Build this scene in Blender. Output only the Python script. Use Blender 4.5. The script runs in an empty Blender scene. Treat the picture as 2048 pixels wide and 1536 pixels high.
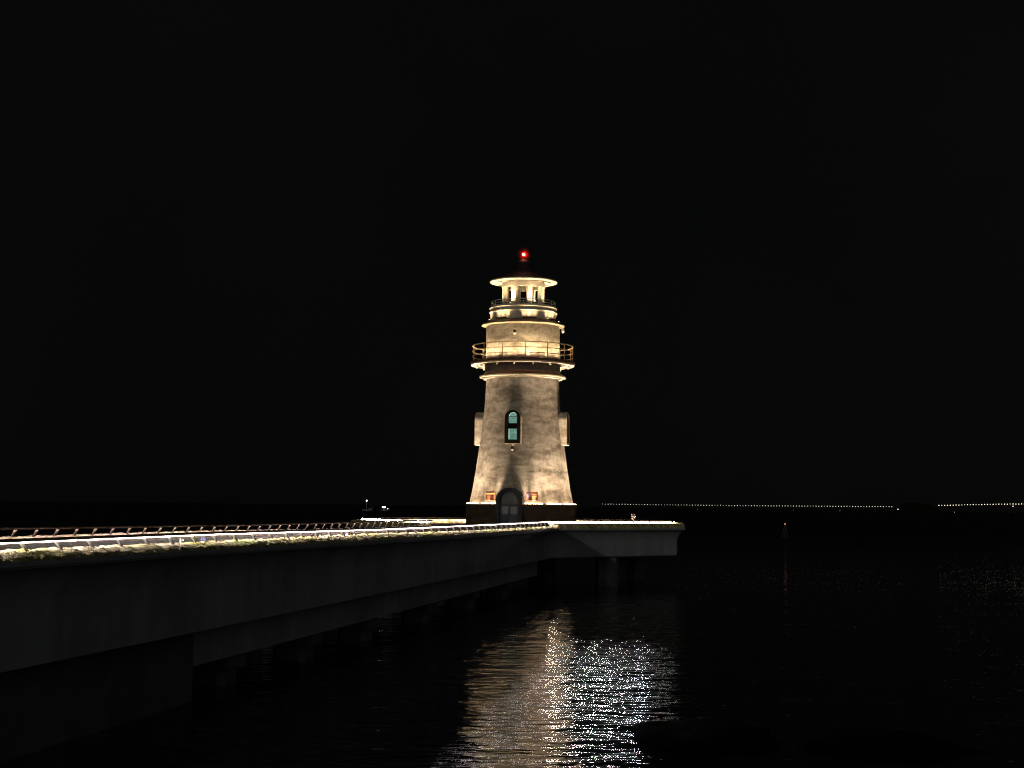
import bpy, math, random
from math import sin, cos, pi, radians, atan2, sqrt, hypot
from mathutils import Vector, Matrix, noise
import numpy as np
random.seed(7)
S = bpy.context.scene
C = S.collection

# ------------------------------------------------------------------ camera
CAM_Z = 5.5
cd = bpy.data.cameras.new('camera'); cam = bpy.data.objects.new('camera', cd); C.objects.link(cam)
cd.sensor_fit = 'HORIZONTAL'; cd.sensor_width = 36.0; cd.lens = 36.0 * 2960 / 2048
cd.clip_start = 0.1; cd.clip_end = 30000
cam.matrix_world = (Matrix.Translation((0, 0, CAM_Z)) @ Matrix.Rotation(pi/2 + radians(4.71), 4, 'X')
                    @ Matrix.Rotation(radians(0.6), 4, 'Z'))
S.camera = cam
S.view_settings.view_transform = 'Standard'; S.view_settings.look = 'None'
S.view_settings.exposure = 0.0; S.view_settings.gamma = 1.0
S.cycles.denoising_prefilter = 'NONE'; S.cycles.filter_width = 1.15; S.cycles.max_bounces = 6; S.cycles.transparent_max_bounces = 8
S.cycles.volume_bounces = 1
S.cycles.sample_clamp_indirect = 6.0

# ------------------------------------------------------------------ night sky: near black over the sea, faint glow added on the shore side to fill the pier wall
W = bpy.data.worlds.new('World'); S.world = W; W.use_nodes = True
nt = W.node_tree; nt.nodes.clear()
def wn(t, **k):
    n = nt.nodes.new(t)
    for a, b in k.items(): setattr(n, a, b)
    return n
out = wn('ShaderNodeOutputWorld'); bg = wn('ShaderNodeBackground'); bg2 = wn('ShaderNodeBackground'); add = wn('ShaderNodeAddShader')
sky = wn('ShaderNodeTexSky'); sky.sky_type = 'NISHITA'; sky.sun_disc = False
sky.sun_elevation = radians(8); sky.sun_rotation = radians(202)
bg.inputs['Strength'].default_value = 0.00008
nt.links.new(sky.outputs[0], bg.inputs['Color'])
tc = wn('ShaderNodeTexCoord'); dot = wn('ShaderNodeVectorMath', operation='DOT_PRODUCT')
dot.inputs[1].default_value = (0.45, -0.89, 0.0)
mr = wn('ShaderNodeMapRange'); mr.inputs['From Min'].default_value = 0.15; mr.inputs['From Max'].default_value = 1.0
mr.inputs['To Min'].default_value = 0.0021; mr.inputs['To Max'].default_value = 0.08
nt.links.new(tc.outputs['Generated'], dot.inputs[0]); nt.links.new(dot.outputs['Value'], mr.inputs['Value'])
bg2.inputs['Color'].default_value = (.97, 0.98, 1.0, 1)
nw = wn('ShaderNodeTexNoise'); nw.inputs['Scale'].default_value = 2.2; nw.inputs['Detail'].default_value = 5
nt.links.new(tc.outputs['Generated'], nw.inputs['Vector'])
mw = wn('ShaderNodeMapRange'); mw.inputs['From Min'].default_value = .3; mw.inputs['From Max'].default_value = .7; mw.inputs['To Min'].default_value = .72; mw.inputs['To Max'].default_value = 1.22
nt.links.new(nw.outputs['Fac'], mw.inputs['Value']); mm_ = wn('ShaderNodeMath', operation='MULTIPLY')
nt.links.new(mr.outputs[0], mm_.inputs[0]); nt.links.new(mw.outputs[0], mm_.inputs[1]); nt.links.new(mm_.outputs[0], bg2.inputs['Strength'])
nt.links.new(bg.outputs[0], add.inputs[0]); nt.links.new(bg2.outputs[0], add.inputs[1]); nt.links.new(add.outputs[0], out.inputs['Surface'])

# faint low fill glow added on the shore side, behind and to the left of the viewer
sl = bpy.data.lights.new('shore_light', 'SUN'); sl.energy = 0.21; sl.angle = radians(0.5); sl.color = (1.0, 0.96, 0.82)
so = bpy.data.objects.new('shore_light', sl); C.objects.link(so)
so.rotation_euler = Vector((4.63, 10.8, -1.9)).to_track_quat('-Z', 'Y').to_euler()

# ------------------------------------------------------------------ materials
MATS = {}
def mat(name, col=(.5,.5,.5), rough=.6, metal=0.0, spec=.5, emit=None, es=0.0, build=None):
    if name in MATS: return MATS[name]
    m = bpy.data.materials.new(name); m.use_nodes = True; MATS[name] = m
    t = m.node_tree; b = t.nodes['Principled BSDF']
    b.inputs['Base Color'].default_value = (*col, 1); b.inputs['Roughness'].default_value = rough
    b.inputs['Metallic'].default_value = metal; b.inputs['Specular IOR Level'].default_value = spec
    if emit: b.inputs['Emission Color'].default_value = (*emit, 1); b.inputs['Emission Strength'].default_value = es
    if build: build(t, b)
    return m
def N(t, ty, **k):
    n = t.nodes.new(ty)
    for a, v in k.items():
        if a.startswith('i_'): n.inputs[a[2:].replace('_', ' ')].default_value = v
        else: setattr(n, a, v)
    return n
def L(t, a, b): t.links.new(a, b)
def ramp(t, src, stops, interp='LINEAR'):
    r = N(t, 'ShaderNodeValToRGB'); r.color_ramp.interpolation = interp
    e = r.color_ramp.elements
    while len(e) < len(stops): e.new(.5)
    for x, (p, c) in zip(e, stops): x.position = p; x.color = (*c, 1) if len(c) == 3 else c
    L(t, src, r.inputs[0]); return r.outputs[0]
def mapped(t, scale=(1,1,1), kind='Object'):
    tcn = N(t, 'ShaderNodeTexCoord'); mp = N(t, 'ShaderNodeMapping'); mp.inputs['Scale'].default_value = scale
    L(t, tcn.outputs[kind], mp.inputs['Vector']); return mp.outputs[0]
def nz(t, vec, scale, detail=6, rough=.55, dist=0):
    n = N(t, 'ShaderNodeTexNoise', i_Scale=scale, i_Detail=detail, i_Roughness=rough, i_Distortion=dist); L(t, vec, n.inputs['Vector']); return n.outputs['Fac']
def mul(t, a, b, f=1.0, mode='MULTIPLY'):
    m = N(t, 'ShaderNodeMix', data_type='RGBA', blend_type=mode); m.inputs[0].default_value = f
    L(t, a, m.inputs[6]); L(t, b, m.inputs[7]); return m.outputs[2]
def bump(t, b, h, strength=.3, dist=.02):
    n = N(t, 'ShaderNodeBump', i_Strength=strength, i_Distance=dist); L(t, h, n.inputs['Height']); L(t, n.outputs[0], b.inputs['Normal']); return n

def b_plaster(t, b):            # weathered painted render, with mould blotches, streaks and one long crack
    v = mapped(t); v2 = mapped(t, (1, 1, .30)); v3 = mapped(t, (.55, .55, 1.6))
    big = ramp(t, nz(t, v3, .75, 9, .66, .3), [(.36, (.26,.24,.22)), (.47, (.66,.63,.58)), (.59, (1,1,1))])
    mid = ramp(t, nz(t, v, 2.6, 8, .7, .3), [(.32, (.60,.58,.56)), (.58, (1,1,1))])
    strk = ramp(t, nz(t, v2, 5.0, 5, .6), [(.35, (.80,.79,.78)), (.6, (1,1,1))])
    base = N(t, 'ShaderNodeRGB'); base.outputs[0].default_value = (.66,.60,.51,1)
    c = mul(t, base.outputs[0], big, .88); c = mul(t, c, mid, .8); c = mul(t, c, strk, .6)
    vor = ramp(t, nz(t, mapped(t, (.8,.8,1.2)), 2.4, 10, .74, .3), [(.38, (.40,.38,.36)), (.48, (.82,.81,.79)), (.56, (1,1,1))]); c = mul(t, c, vor, .6)
    # crack: height band z ~ 4.0 +- noise, on one side
    sx = N(t, 'ShaderNodeSeparateXYZ'); L(t, v, sx.inputs[0])
    nn = nz(t, v, 1.3, 8, .75)
    def m_(op, a, bb):
        q = N(t, 'ShaderNodeMath', operation=op)
        for i, s in enumerate((a, bb)):
            if s is None: continue
            if isinstance(s, (int, float)): q.inputs[i].default_value = s
            else: L(t, s, q.inputs[i])
        return q.outputs[0]
    zz = m_('ADD', m_('SUBTRACT', sx.outputs[2], 3.98), m_('MULTIPLY', m_('SUBTRACT', nn, .5), .75))
    az = m_('ABSOLUTE', zz, None)
    band = N(t, 'ShaderNodeMapRange'); L(t, az, band.inputs[0])
    band.inputs[1].default_value = 0.02; band.inputs[2].default_value = 0.16; band.inputs[3].default_value = 1; band.inputs[4].default_value = 0
    side = N(t, 'ShaderNodeMapRange'); L(t, sx.outputs[0], side.inputs[0])
    side.inputs[1].default_value = 0.3; side.inputs[2].default_value = 1.5
    k = m_('MULTIPLY', m_('MULTIPLY', band.outputs[0], side.outputs[0]), ramp(t, nz(t, v, 4.5, 4), [(.38,(.2,.2,.2)),(.6,(1,1,1))]))
    mx = N(t, 'ShaderNodeMix', data_type='RGBA'); L(t, k, mx.inputs[0]); L(t, c, mx.inputs[6]); mx.inputs[7].default_value = (.10,.09,.06,1)
    # faint pour lines
    wv = N(t, 'ShaderNodeMath', operation='PINGPONG'); L(t, sx.outputs[2], wv.inputs[0]); wv.inputs[1].default_value = .62
    wl = N(t, 'ShaderNodeMapRange'); L(t, wv.outputs[0], wl.inputs[0]); wl.inputs[1].default_value = 0; wl.inputs[2].default_value = .05; wl.inputs[3].default_value = .86; wl.inputs[4].default_value = 1
    L(t, mul(t, mx.outputs[2], wl.outputs[0], .8), b.inputs['Base Color'])
    bump(t, b, nz(t, v, 9, 10, .7), .35, .03)
M_wall = mat('weathered_plaster', rough=.85, build=b_plaster)
def b_paint(t, b):
    v = mapped(t)
    base = N(t, 'ShaderNodeRGB'); base.outputs[0].default_value = (.68,.62,.52,1)
    c = mul(t, base.outputs[0], ramp(t, nz(t, v, 1.6, 8, .65, .4), [(.3,(.66,.63,.58)),(.62,(1,1,1))]), .8)
    L(t, c, b.inputs['Base Color']); bump(t, b, nz(t, v, 14, 6), .25, .02)
M_paint = mat('cream_paint', rough=.75, build=b_paint)
def vary(name, c1, c2, scale=3, rough=.8, bs=.3, bd=.02, **k):
    def f(t, b):
        v = mapped(t)
        L(t, ramp(t, nz(t, v, scale, 8, .65, .3), [(.3, c1), (.68, c2)]), b.inputs['Base Color'])
        bump(t, b, nz(t, v, scale * 5, 8, .65), bs, bd)
    return mat(name, rough=rough, build=f, **k)
def b_trim(t, b):
    b_paint(t, b); c = b.inputs['Base Color'].links[0].from_socket
    k = N(t, 'ShaderNodeRGB'); k.outputs[0].default_value = (.52,.50,.46,1); L(t, mul(t, c, k.outputs[0]), b.inputs['Base Color'])
M_trim = mat('cream_trim_paint', rough=.8, build=b_trim)
M_neck = vary('neck_painted_shade', (.035,.03,.035), (.07,.06,.06), 3)  # unlit shade under the gallery, put into the neck's colour
M_redtile = vary('dark_red_roof_paint', (.022,.009,.010), (.042,.016,.016), 3, .7)
M_ledge = vary('brown_ledge_paint', (.08,.035,.022), (.14,.065,.04), 3, .7)
M_plinth = vary('plinth_render', (.028,.019,.013), (.062,.042,.028), 1.6, .85)
M_rail = vary('brown_steel', (.075,.055,.040), (.14,.10,.075), 8, .45)
M_grail = vary('gallery_rail_paint', (.26,.18,.11), (.38,.27,.17), 8, .45)
M_bridge = mat('dark_bridge_concrete', (.015,.015,.015), .9, spec=.1)
M_postpale = vary('pale_post_paint', (.045,.043,.036), (.085,.08,.065), 8, .5)
M_steel = vary('galvanised_steel', (.28,.28,.27), (.45,.45,.42), 8, .4, metal=.6)
M_frame = vary('dark_window_frame', (.012,.007,.006), (.022,.013,.010), 6, .9, spec=.1)
M_door = vary('slate_blue_door_paint', (.014,.022,.042), (.028,.040,.066), 4, .55)
M_dglass = vary('door_glass', (.02,.035,.07), (.035,.055,.10), 5, .3, .05)
M_portal = vary('grey_violet_portal_render', (.022,.020,.032), (.045,.042,.058), 3, .8)
M_black = mat('black_plastic', (.015,.015,.016), .4)
M_conc = vary('stained_concrete', (.17,.175,.185), (.34,.35,.36), .55, .9, .35, .03)
M_pile = vary('pile_concrete', (.07,.07,.07), (.24,.23,.22), .9, .85)
M_concd = vary('wet_dark_concrete', (.05,.055,.06), (.12,.125,.13), .7, .8)
def b_conc(t, b):
    v = mapped(t); v2 = mapped(t, (1.6, 1.6, .16))
    base = N(t, 'ShaderNodeRGB'); base.outputs[0].default_value = (.36,.37,.38,1)
    c = mul(t, base.outputs[0], ramp(t, nz(t, v2, 1.1, 8, .65), [(.3,(.70,.71,.73)),(.66,(1,1,1))]), .8)
    c = mul(t, c, ramp(t, nz(t, v, .35, 6, .6), [(.3,(.6,.6,.62)),(.66,(1,1,1))]), .9)
    L(t, c, b.inputs['Base Color']); bump(t, b, nz(t, v, 6, 8, .65), .3, .02)
M_fascia = mat('streaked_concrete', rough=.9, build=b_conc)
def b_moss(t, b):
    v = mapped(t, kind='Generated') if False else mapped(t)
    vo = N(t, 'ShaderNodeTexVoronoi', i_Scale=4.2, feature='F1'); L(t, v, vo.inputs['Vector'])
    c1 = ramp(t, nz(t, v, 2.2, 10, .75, .8), [(.32,(.05,.042,.022)),(.42,(.26,.21,.10)),(.50,(.50,.42,.22)),(.62,(.80,.73,.52))])
    c2 = ramp(t, nz(t, v, .7, 4, .5), [(.42,(1,1,1)),(.62,(.84,.92,.58))])
    c = mul(t, c1, c2, .9)
    L(t, c, b.inputs['Base Color'])
    bump(t, b, nz(t, v, 13, 10, .8), 1.0, .06)
M_moss = mat('mossy_rubble', rough=.95, build=b_moss)
def b_stoneface(t, b):
    v = mapped(t)
    c1 = ramp(t, nz(t, v, 3.0, 8, .7, .5), [(.3,(.22,.15,.11)),(.55,(.46,.35,.27)),(.7,(.62,.50,.42))])
    L(t, c1, b.inputs['Base Color']); bump(t, b, nz(t, v, 9, 8, .7), .6, .04)
M_farstone = mat('pinkish_rubble', rough=.9, build=b_stoneface)
def b_deck(t, b):
    v = mapped(t)
    vo = N(t, 'ShaderNodeTexVoronoi', i_Scale=.85, feature='DISTANCE_TO_EDGE'); L(t, v, vo.inputs['Vector'])
    vc = N(t, 'ShaderNodeTexVoronoi', i_Scale=.85, feature='F1'); L(t, v, vc.inputs['Vector'])
    st = ramp(t, nz(t, v, 3, 9, .7), [(.3,(.36,.22,.17)),(.66,(.68,.48,.38))])
    sp = N(t, 'ShaderNodeSeparateColor'); L(t, vc.outputs['Color'], sp.inputs[0])
    tone = ramp(t, sp.outputs[0], [(0,(.6,.6,.6)),(1,(1,1,1))])
    j = ramp(t, vo.outputs['Distance'], [(.015,(.10,.09,.08)),(.05,(1,1,1))])
    L(t, mul(t, mul(t, st, tone), j), b.inputs['Base Color'])
    bump(t, b, vo.outputs['Distance'], .5, .03)
M_deck = mat('crazy_paving', rough=.85, build=b_deck)

def emis(name, col, s, sampled=True, base=(.8,.8,.8)):
    m = mat(name, base, .5, emit=col, es=s)
    if not sampled: m.cycles.emission_sampling = 'NONE'
    return m
def b_led(t, b):                # colour-changing led tube, tint drifts along its run
    g = N(t, 'ShaderNodeNewGeometry'); mp = N(t, 'ShaderNodeMapping'); mp.inputs['Scale'].default_value = (1,1,0)
    L(t, g.outputs['Position'], mp.inputs['Vector'])
    c = ramp(t, nz(t, mp.outputs[0], .30, 2, .5), [(.30,(.90,1.0,.84)),(.40,(1.0,.90,.72)),(.52,(1.0,.83,.78)),(.62,(.95,.80,.92)),(.72,(1.0,.93,.90))])
    L(t, c, b.inputs['Emission Color']); b.inputs['Emission Strength'].default_value = 190.0
M_led = mat('led_front_lens', (.8,.8,.8), .3, build=b_led)
def b_led2(t, b):
    b_led(t, b); b.inputs['Emission Strength'].default_value = 62.0
def b_led3(t, b):
    b_led(t, b); b.inputs['Emission Strength'].default_value = 24.0
M_led3 = mat('led_front_lens_pier', (.8,.8,.8), .3, build=b_led3)
def b_led4(t, b):
    b_led(t, b); b.inputs['Emission Strength'].default_value = 34.0
M_led4 = mat('led_bottom_lens_far', (.8,.8,.8), .3, build=b_led4)
M_led2 = mat('led_bottom_lens', (.8,.8,.8), .3, build=b_led2)
def led_bar(pf, q, h=.05, w=.035, front=True, tilt=0.0):
    '''pf(s, out, up) -> point. extruded strip: tilted front lens facing outward, dim lens underneath, dark back and top'''
    m = MB(); cs = [(0, -h/2), (w-tilt, -h/2), (w, h/2), (0, h/2)]; n = 4
    for t_ in q: m.v += [pf(t_, a, b_) for a, b_ in cs]
    for i in range(len(q)-1):
        for j in range(4):
            m.f.append((i*n+j, i*n+(j+1) % n, (i+1)*n+(j+1) % n, (i+1)*n+j)); m.m.append(1 if j == 0 else (0 if j == 1 and front else 2))
    m.f += [(0,1,2,3), tuple((len(q)-1)*n+j for j in range(4))]; m.m += [2, 2]
    return m
M_lens = emis('warm_lamp_lens', (1.0,.70,.42), 66.0)
M_lens2 = emis('warm_lamp_lens_upper', (1.0,.70,.36), 36.0)
M_lens3 = emis('lantern_floodlight_lens', (1.0,.86,.62), 30.0)
M_core = emis('beacon_core', (1.0,.15,.09), 170.0)
M_boatlamp = emis('boat_lamp', (.86,.96,1.0), 4.0, False)

def b_water(t, b):
    g = N(t, 'ShaderNodeNewGeometry')
    mp = N(t, 'ShaderNodeMapping'); mp.inputs['Scale'].default_value = (.55, 1.35, 0); mp.inputs['Rotation'].default_value = (0,0,.12)
    L(t, g.outputs['Position'], mp.inputs['Vector'])
    a = nz(t, mp.outputs[0], 1.5, 1.5, .5, .5); c = nz(t, mp.outputs[0], 4.4, 1.5, .5, .3)
    m = N(t, 'ShaderNodeMath', operation='MULTIPLY_ADD'); L(t, c, m.inputs[0]); m.inputs[1].default_value = .24; L(t, a, m.inputs[2])
    bump(t, b, m.outputs[0], 1.0, .052)
    b.inputs['IOR'].default_value = 1.333
    sy = N(t, 'ShaderNodeSeparateXYZ'); L(t, g.outputs['Position'], sy.inputs[0])      # open bay beyond the platform is choppier
    mr_ = N(t, 'ShaderNodeMapRange'); L(t, sy.outputs[1], mr_.inputs[0])
    mr_.inputs[1].default_value = 115; mr_.inputs[2].default_value = 300; mr_.inputs[3].default_value = .06; mr_.inputs[4].default_value = .42
    L(t, mr_.outputs[0], b.inputs['Roughness'])
M_water = mat('night_sea_water', (.0015,.0028,.003), .06, build=b_water)

# ------------------------------------------------------------------ mesh helpers
class MB:
    def __init__(s): s.v = []; s.f = []; s.m = []
    def add(s, vs, fs, mi=0, M=None):
        o = len(s.v)
        s.v += [tuple(M @ Vector(p)) for p in vs] if M is not None else [tuple(p) for p in vs]
        s.f += [tuple(i + o for i in f) for f in fs]; s.m += [mi] * len(fs); return s
    def box(s, x0, x1, y0, y1, z0, z1, mi=0, M=None):
        vs = [(x,y,z) for z in (z0,z1) for y in (y0,y1) for x in (x0,x1)]
        return s.add(vs, [(0,2,3,1),(4,5,7,6),(0,1,5,4),(2,6,7,3),(0,4,6,2),(1,3,7,5)], mi, M)
    def lathe(s, prof, n=96, mi=0, M=None, closed=False):
        """prof: list of (r,z) from outside bottom upward"""
        k = len(prof); vs = []
        for i in range(n):
            a = 2*pi*i/n
            vs += [(r*cos(a), r*sin(a), z) for r, z in prof]
        fs = []
        for i in range(n):
            j = (i+1) % n
            for q in range(k if closed else k-1):
                p = (q+1) % k
                fs.append((i*k+q, j*k+q, j*k+p, i*k+p))
        return s.add(vs, fs, mi, M)
    def tube(s, pts, r, n=8, mi=0, closed=False, M=None, cap=True):
        pts = [Vector(p) for p in pts]; K = len(pts); vs = []; fs = []
        rr = r if isinstance(r, (list, tuple)) else [r]*K
        for i, p in enumerate(pts):
            if closed: d = pts[(i+1) % K] - pts[i-1]
            else: d = pts[min(i+1, K-1)] - pts[max(i-1, 0)]
            d.normalize(); up = Vector((0,0,1)) if abs(d.z) < .95 else Vector((1,0,0))
            a = d.cross(up).normalized(); b = d.cross(a).normalized()
            vs += [tuple(p + rr[i]*(cos(2*pi*q/n)*a + sin(2*pi*q/n)*b)) for q in range(n)]
        for i in range(K if closed else K-1):
            j = (i+1) % K
            for q in range(n):
                p = (q+1) % n; fs.append((i*n+q, i*n+p, j*n+p, j*n+q))
        if cap and not closed: fs += [tuple(range(n))[::-1], tuple((K-1)*n + q for q in range(n))]
        return s.add(vs, fs, mi, M)
    def sphere(s, c, r, n=14, k=9, sc=(1,1,1), mi=0, M=None):
        vs = []; fs = []
        for i in range(k+1):
            th = pi*i/k
            vs += [(c[0]+r*sc[0]*sin(th)*cos(2*pi*j/n), c[1]+r*sc[1]*sin(th)*sin(2*pi*j/n), c[2]+r*sc[2]*cos(th)) for j in range(n)]
        for i in range(k):
            for j in range(n):
                p = (j+1) % n; fs.append((i*n+j, (i+1)*n+j, (i+1)*n+p, i*n+p))
        return s.add(vs, fs, mi, M)
    def build(s, name, mats, parent=None, smooth=None, bevel=0):
        me = bpy.data.meshes.new(name); me.from_pydata(s.v, [], s.f)
        for m in (mats if isinstance(mats, (list, tuple)) else [mats]): me.materials.append(m)
        if any(s.m): me.polygons.foreach_set('material_index', s.m)
        import bmesh
        bm = bmesh.new(); bm.from_mesh(me); bmesh.ops.remove_doubles(bm, verts=bm.verts, dist=1e-5)
        bmesh.ops.recalc_face_normals(bm, faces=bm.faces); bm.to_mesh(me); bm.free()
        if smooth is not None:
            me.polygons.foreach_set('use_smooth', [True]*len(me.polygons)); me.set_sharp_from_angle(angle=radians(smooth))
        o = bpy.data.objects.new(name, me); C.objects.link(o)
        if parent: o.parent = parent
        if bevel:
            md = o.modifiers.new('bevel', 'BEVEL'); md.width = bevel; md.segments = 2; md.limit_method = 'ANGLE'
        return o
def tag(o, label=None, cat=None, group=None, kind=None):
    for k, v in (('label', label), ('category', cat), ('group', group), ('kind', kind)):
        if v: o[k] = v
    return o
def empty(name, loc, rz=0.0, **k):
    o = bpy.data.objects.new(name, None); C.objects.link(o); o.location = loc; o.rotation_euler = (0,0,rz); o.empty_display_size = .3
    return tag(o, **k)
def copy_tree(o, parent=None):
    c = o.copy(); C.objects.link(c)
    if parent: c.parent = parent
    for ch in list(o.children): copy_tree(ch, c)
    return c
def interp(x, T):
    return float(np.interp(x, [a for a, _ in T], [b for _, b in T]))

# ------------------------------------------------------------------ water: one sheet to the horizon, finely divided near the pier
def axis(a, b, step, lo, hi, g=1.22):
    core = list(np.arange(a, b + 1e-6, step)); l = []; x = a; s = step
    while x > lo: s *= g; x -= s; l.append(x)
    r = []; x = core[-1]; s = step
    while x < hi: s *= g; x += s; r.append(x)
    return np.array(l[::-1] + core + r)
xs = axis(-9, 15, .13, -14000, 14000); ys = axis(26, 96, .13, -300, 22000)
X, Y = np.meshgrid(xs, ys); Z = np.zeros_like(X)
rng = np.random.RandomState(3)
for k in range(46):
    lam = .55 * (8 ** rng.rand()); th = radians(250) + rng.randn()*.85; a = .0008*lam**.85; ph = rng.rand()*2*pi
    kk = 2*pi/lam
    Z += a*np.sin(kk*(X*cos(th) + Y*sin(th)) + ph + .8*np.sin(.21*X+.13*Y+ph))
fade = np.clip((150 - np.hypot(X, Y-50))/60, 0, 1); Z *= fade
nx, ny = len(xs), len(ys)
me = bpy.data.meshes.new('water'); me.vertices.add(nx*ny)
me.vertices.foreach_set('co', np.stack([X, Y, Z], -1).reshape(-1).astype(np.float32))
i, j = np.meshgrid(np.arange(nx-1), np.arange(ny-1)); q = (j*nx+i).reshape(-1)
quads = np.stack([q, q+1, q+nx+1, q+nx], -1).astype(np.int32)
me.loops.add(quads.size); me.loops.foreach_set('vertex_index', quads.reshape(-1))
me.polygons.add(len(quads)); me.polygons.foreach_set('loop_start', np.arange(0, quads.size, 4, dtype=np.int32))
me.polygons.foreach_set('use_smooth', np.ones(len(quads), bool))
me.update(); me.materials.append(M_water)
wo = bpy.data.objects.new('water', me); C.objects.link(wo); tag(wo, kind='structure')

# ------------------------------------------------------------------ pier frame of reference: s along the pier, v inward from its near wall
K = 0.1867; DL = hypot(1, K); dx, dy = K/DL, 1/DL          # pier direction
nxr, nyr = dy, -dx                                         # outward (right) normal
def PP(Yl, v, z):                                          # Yl = y of the near wall line, v metres inward
    return (K*Yl - 15.86 - v*nxr, Yl - v*nyr, z)
T_led = [(10,4.66),(30.5,4.62),(41,4.61),(58,4.51),(83,4.46),(101,4.44)]
T_crest = [(10,4.49),(30,4.48),(40,4.43),(57,4.38),(70,4.26),(82,4.19),(99,4.16)]
T_corn = [(10,4.36),(29,4.34),(39,4.32),(55,4.22),(79,4.11),(99,4.06)]
DECK = 4.05; Y0, Y1 = 6.0, 98.8; WID = 6.7
far_end = 92.6

pier = empty('pier', PP(50, 3.3, 0), tag and 0, label='long grey concrete pier running out to the lighthouse, mossy rubble along its edges', cat='pier')
def child_world(o, parent):
    bpy.context.view_layer.update()
    o.parent = parent; o.matrix_parent_inverse = Matrix.Translation(-Vector(parent.location)) if parent.rotation_euler.z == 0 else parent.matrix_world.inverted()
    return o
def prof_near(Yl):
    c = interp(Yl, T_corn)
    return [(0.35, DECK-.02), (0.30, c-.06), (-.60, c-.05), (-.60, c-.15), (-.54, c-.155), (-.54, c-.20), (-.42, c-.24), (-.28, c-.36), (-.14, c-.56), (-.04, c-.80), (0, c-1.0), (0, 2.05), (.8, 2.05), (.8, .93)]
YL = list(np.linspace(Y0, Y1, 60)); g = MB(); rows = []
for Yl in YL:
    near = [PP(Yl, v, z) for v, z in prof_near(Yl)]
    Yf = Yl * (far_end - Y0*(1-1))/Y1 if False else Y0 + (Yl-Y0)*(far_end-Y0)/(Y1-Y0)
    farp = [PP(Yf, WID - v, z) for v, z in prof_near(Yf)][::-1]
    rows.append(near + farp)
k = len(rows[0])
g.v = [p for r in rows for p in r]
g.f = [(a*k+b, a*k+(b+1) % k, (a+1)*k+(b+1) % k, (a+1)*k+b) for a in range(len(rows)-1) for b in range(k)]
g.f += [tuple(range(k)), tuple((len(rows)-1)*k + b for b in range(k))][:1]; g.m = [0]*len(g.f)
child_world(g.build('girder', M_fascia, smooth=25), pier)
dk = MB()
YY = list(np.linspace(Y0, 101, 40))
for a in YY: dk.v += [PP(a, .30, DECK), PP(a, WID-.30, DECK)]
dk.f = [(2*i, 2*i+1, 2*i+3, 2*i+2) for i in range(len(YY)-1)]; dk.m = [0]*len(dk.f)
child_world(dk.build('deck_paving', M_deck), pier)
def bank(name, path_fn, ss, crest_fn, corn_fn, material, amp=.05, seed=0, full=False):
    """rubble bank. path_fn(s, v, z) -> point"""
    cs = [(-.585, None), (-.575, .10), (-.53, .30), (-.45, .45), (-.38, .56), (-.30, .68), (-.20, .82), (-.10, .93), (0, 1.0), (.09, 1.0), (.18, .92), (.24, .6), (.29, None)]
    if full: cs = [(-.585, None), (-.57, .15), (-.54, .6), (-.50, .92), (-.42, 1.0), (-.26, 1.0), (-.12, .97), (0, 1.0), (.09, 1.0), (.18, .92), (.24, .6), (.29, None)]
    b = MB(); n = len(cs)
    for s_ in ss:
        cr, co = crest_fn(s_), corn_fn(s_)
        for i, (v, h) in enumerate(cs):
            if h is None: z = co-.08 if i == 0 else DECK - .01; dv = 0; dz = 0
            else:
                P = path_fn(s_, v, 0); q = Vector((P[0]*3.2, P[1]*3.2, v*7 + seed))
                nn = noise.noise(q) + .6*noise.noise(q*2.6) + .35*noise.noise(q*5.5)
                z = (co-.03) + (cr-(co-.03))*h; dz = amp*nn; dv = .35*amp*noise.noise(q*1.7+Vector((9,0,0)))
            b.v.append(path_fn(s_, v+dv, z+dz))
    N_ = len(b.v)//n
    b.f = [(a*n+i, a*n+i+1, (a+1)*n+i+1, (a+1)*n+i) for a in range(N_-1) for i in range(n-1)]
    b.f += [tuple(range(n)), tuple((N_-1)*n+i for i in range(n))]; b.m = [0]*len(b.f)
    return b.build(name, material, smooth=50)
def ladder(a, b, s0, gr):
    r = [a]; s = s0
    while r[-1] < b: r.append(min(b, r[-1]+s)); s *= gr
    return r
child_world(bank('mossy_kerb', PP, ladder(Y0, 26, .4, 1) + ladder(26.05, Y1, .05, 1.0016), lambda s: interp(s, T_crest), lambda s: interp(s, T_corn), M_moss, .055), pier)
child_world(bank('mossy_kerb', lambda s, v, z: PP(s, WID - v, z), ladder(Y0, 30, .4, 1) + ladder(30.1, far_end, .1, 1.001), lambda s: interp(s, T_crest)+.03, lambda s: interp(s, T_corn), M_farstone, .05, 5), pier)
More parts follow.
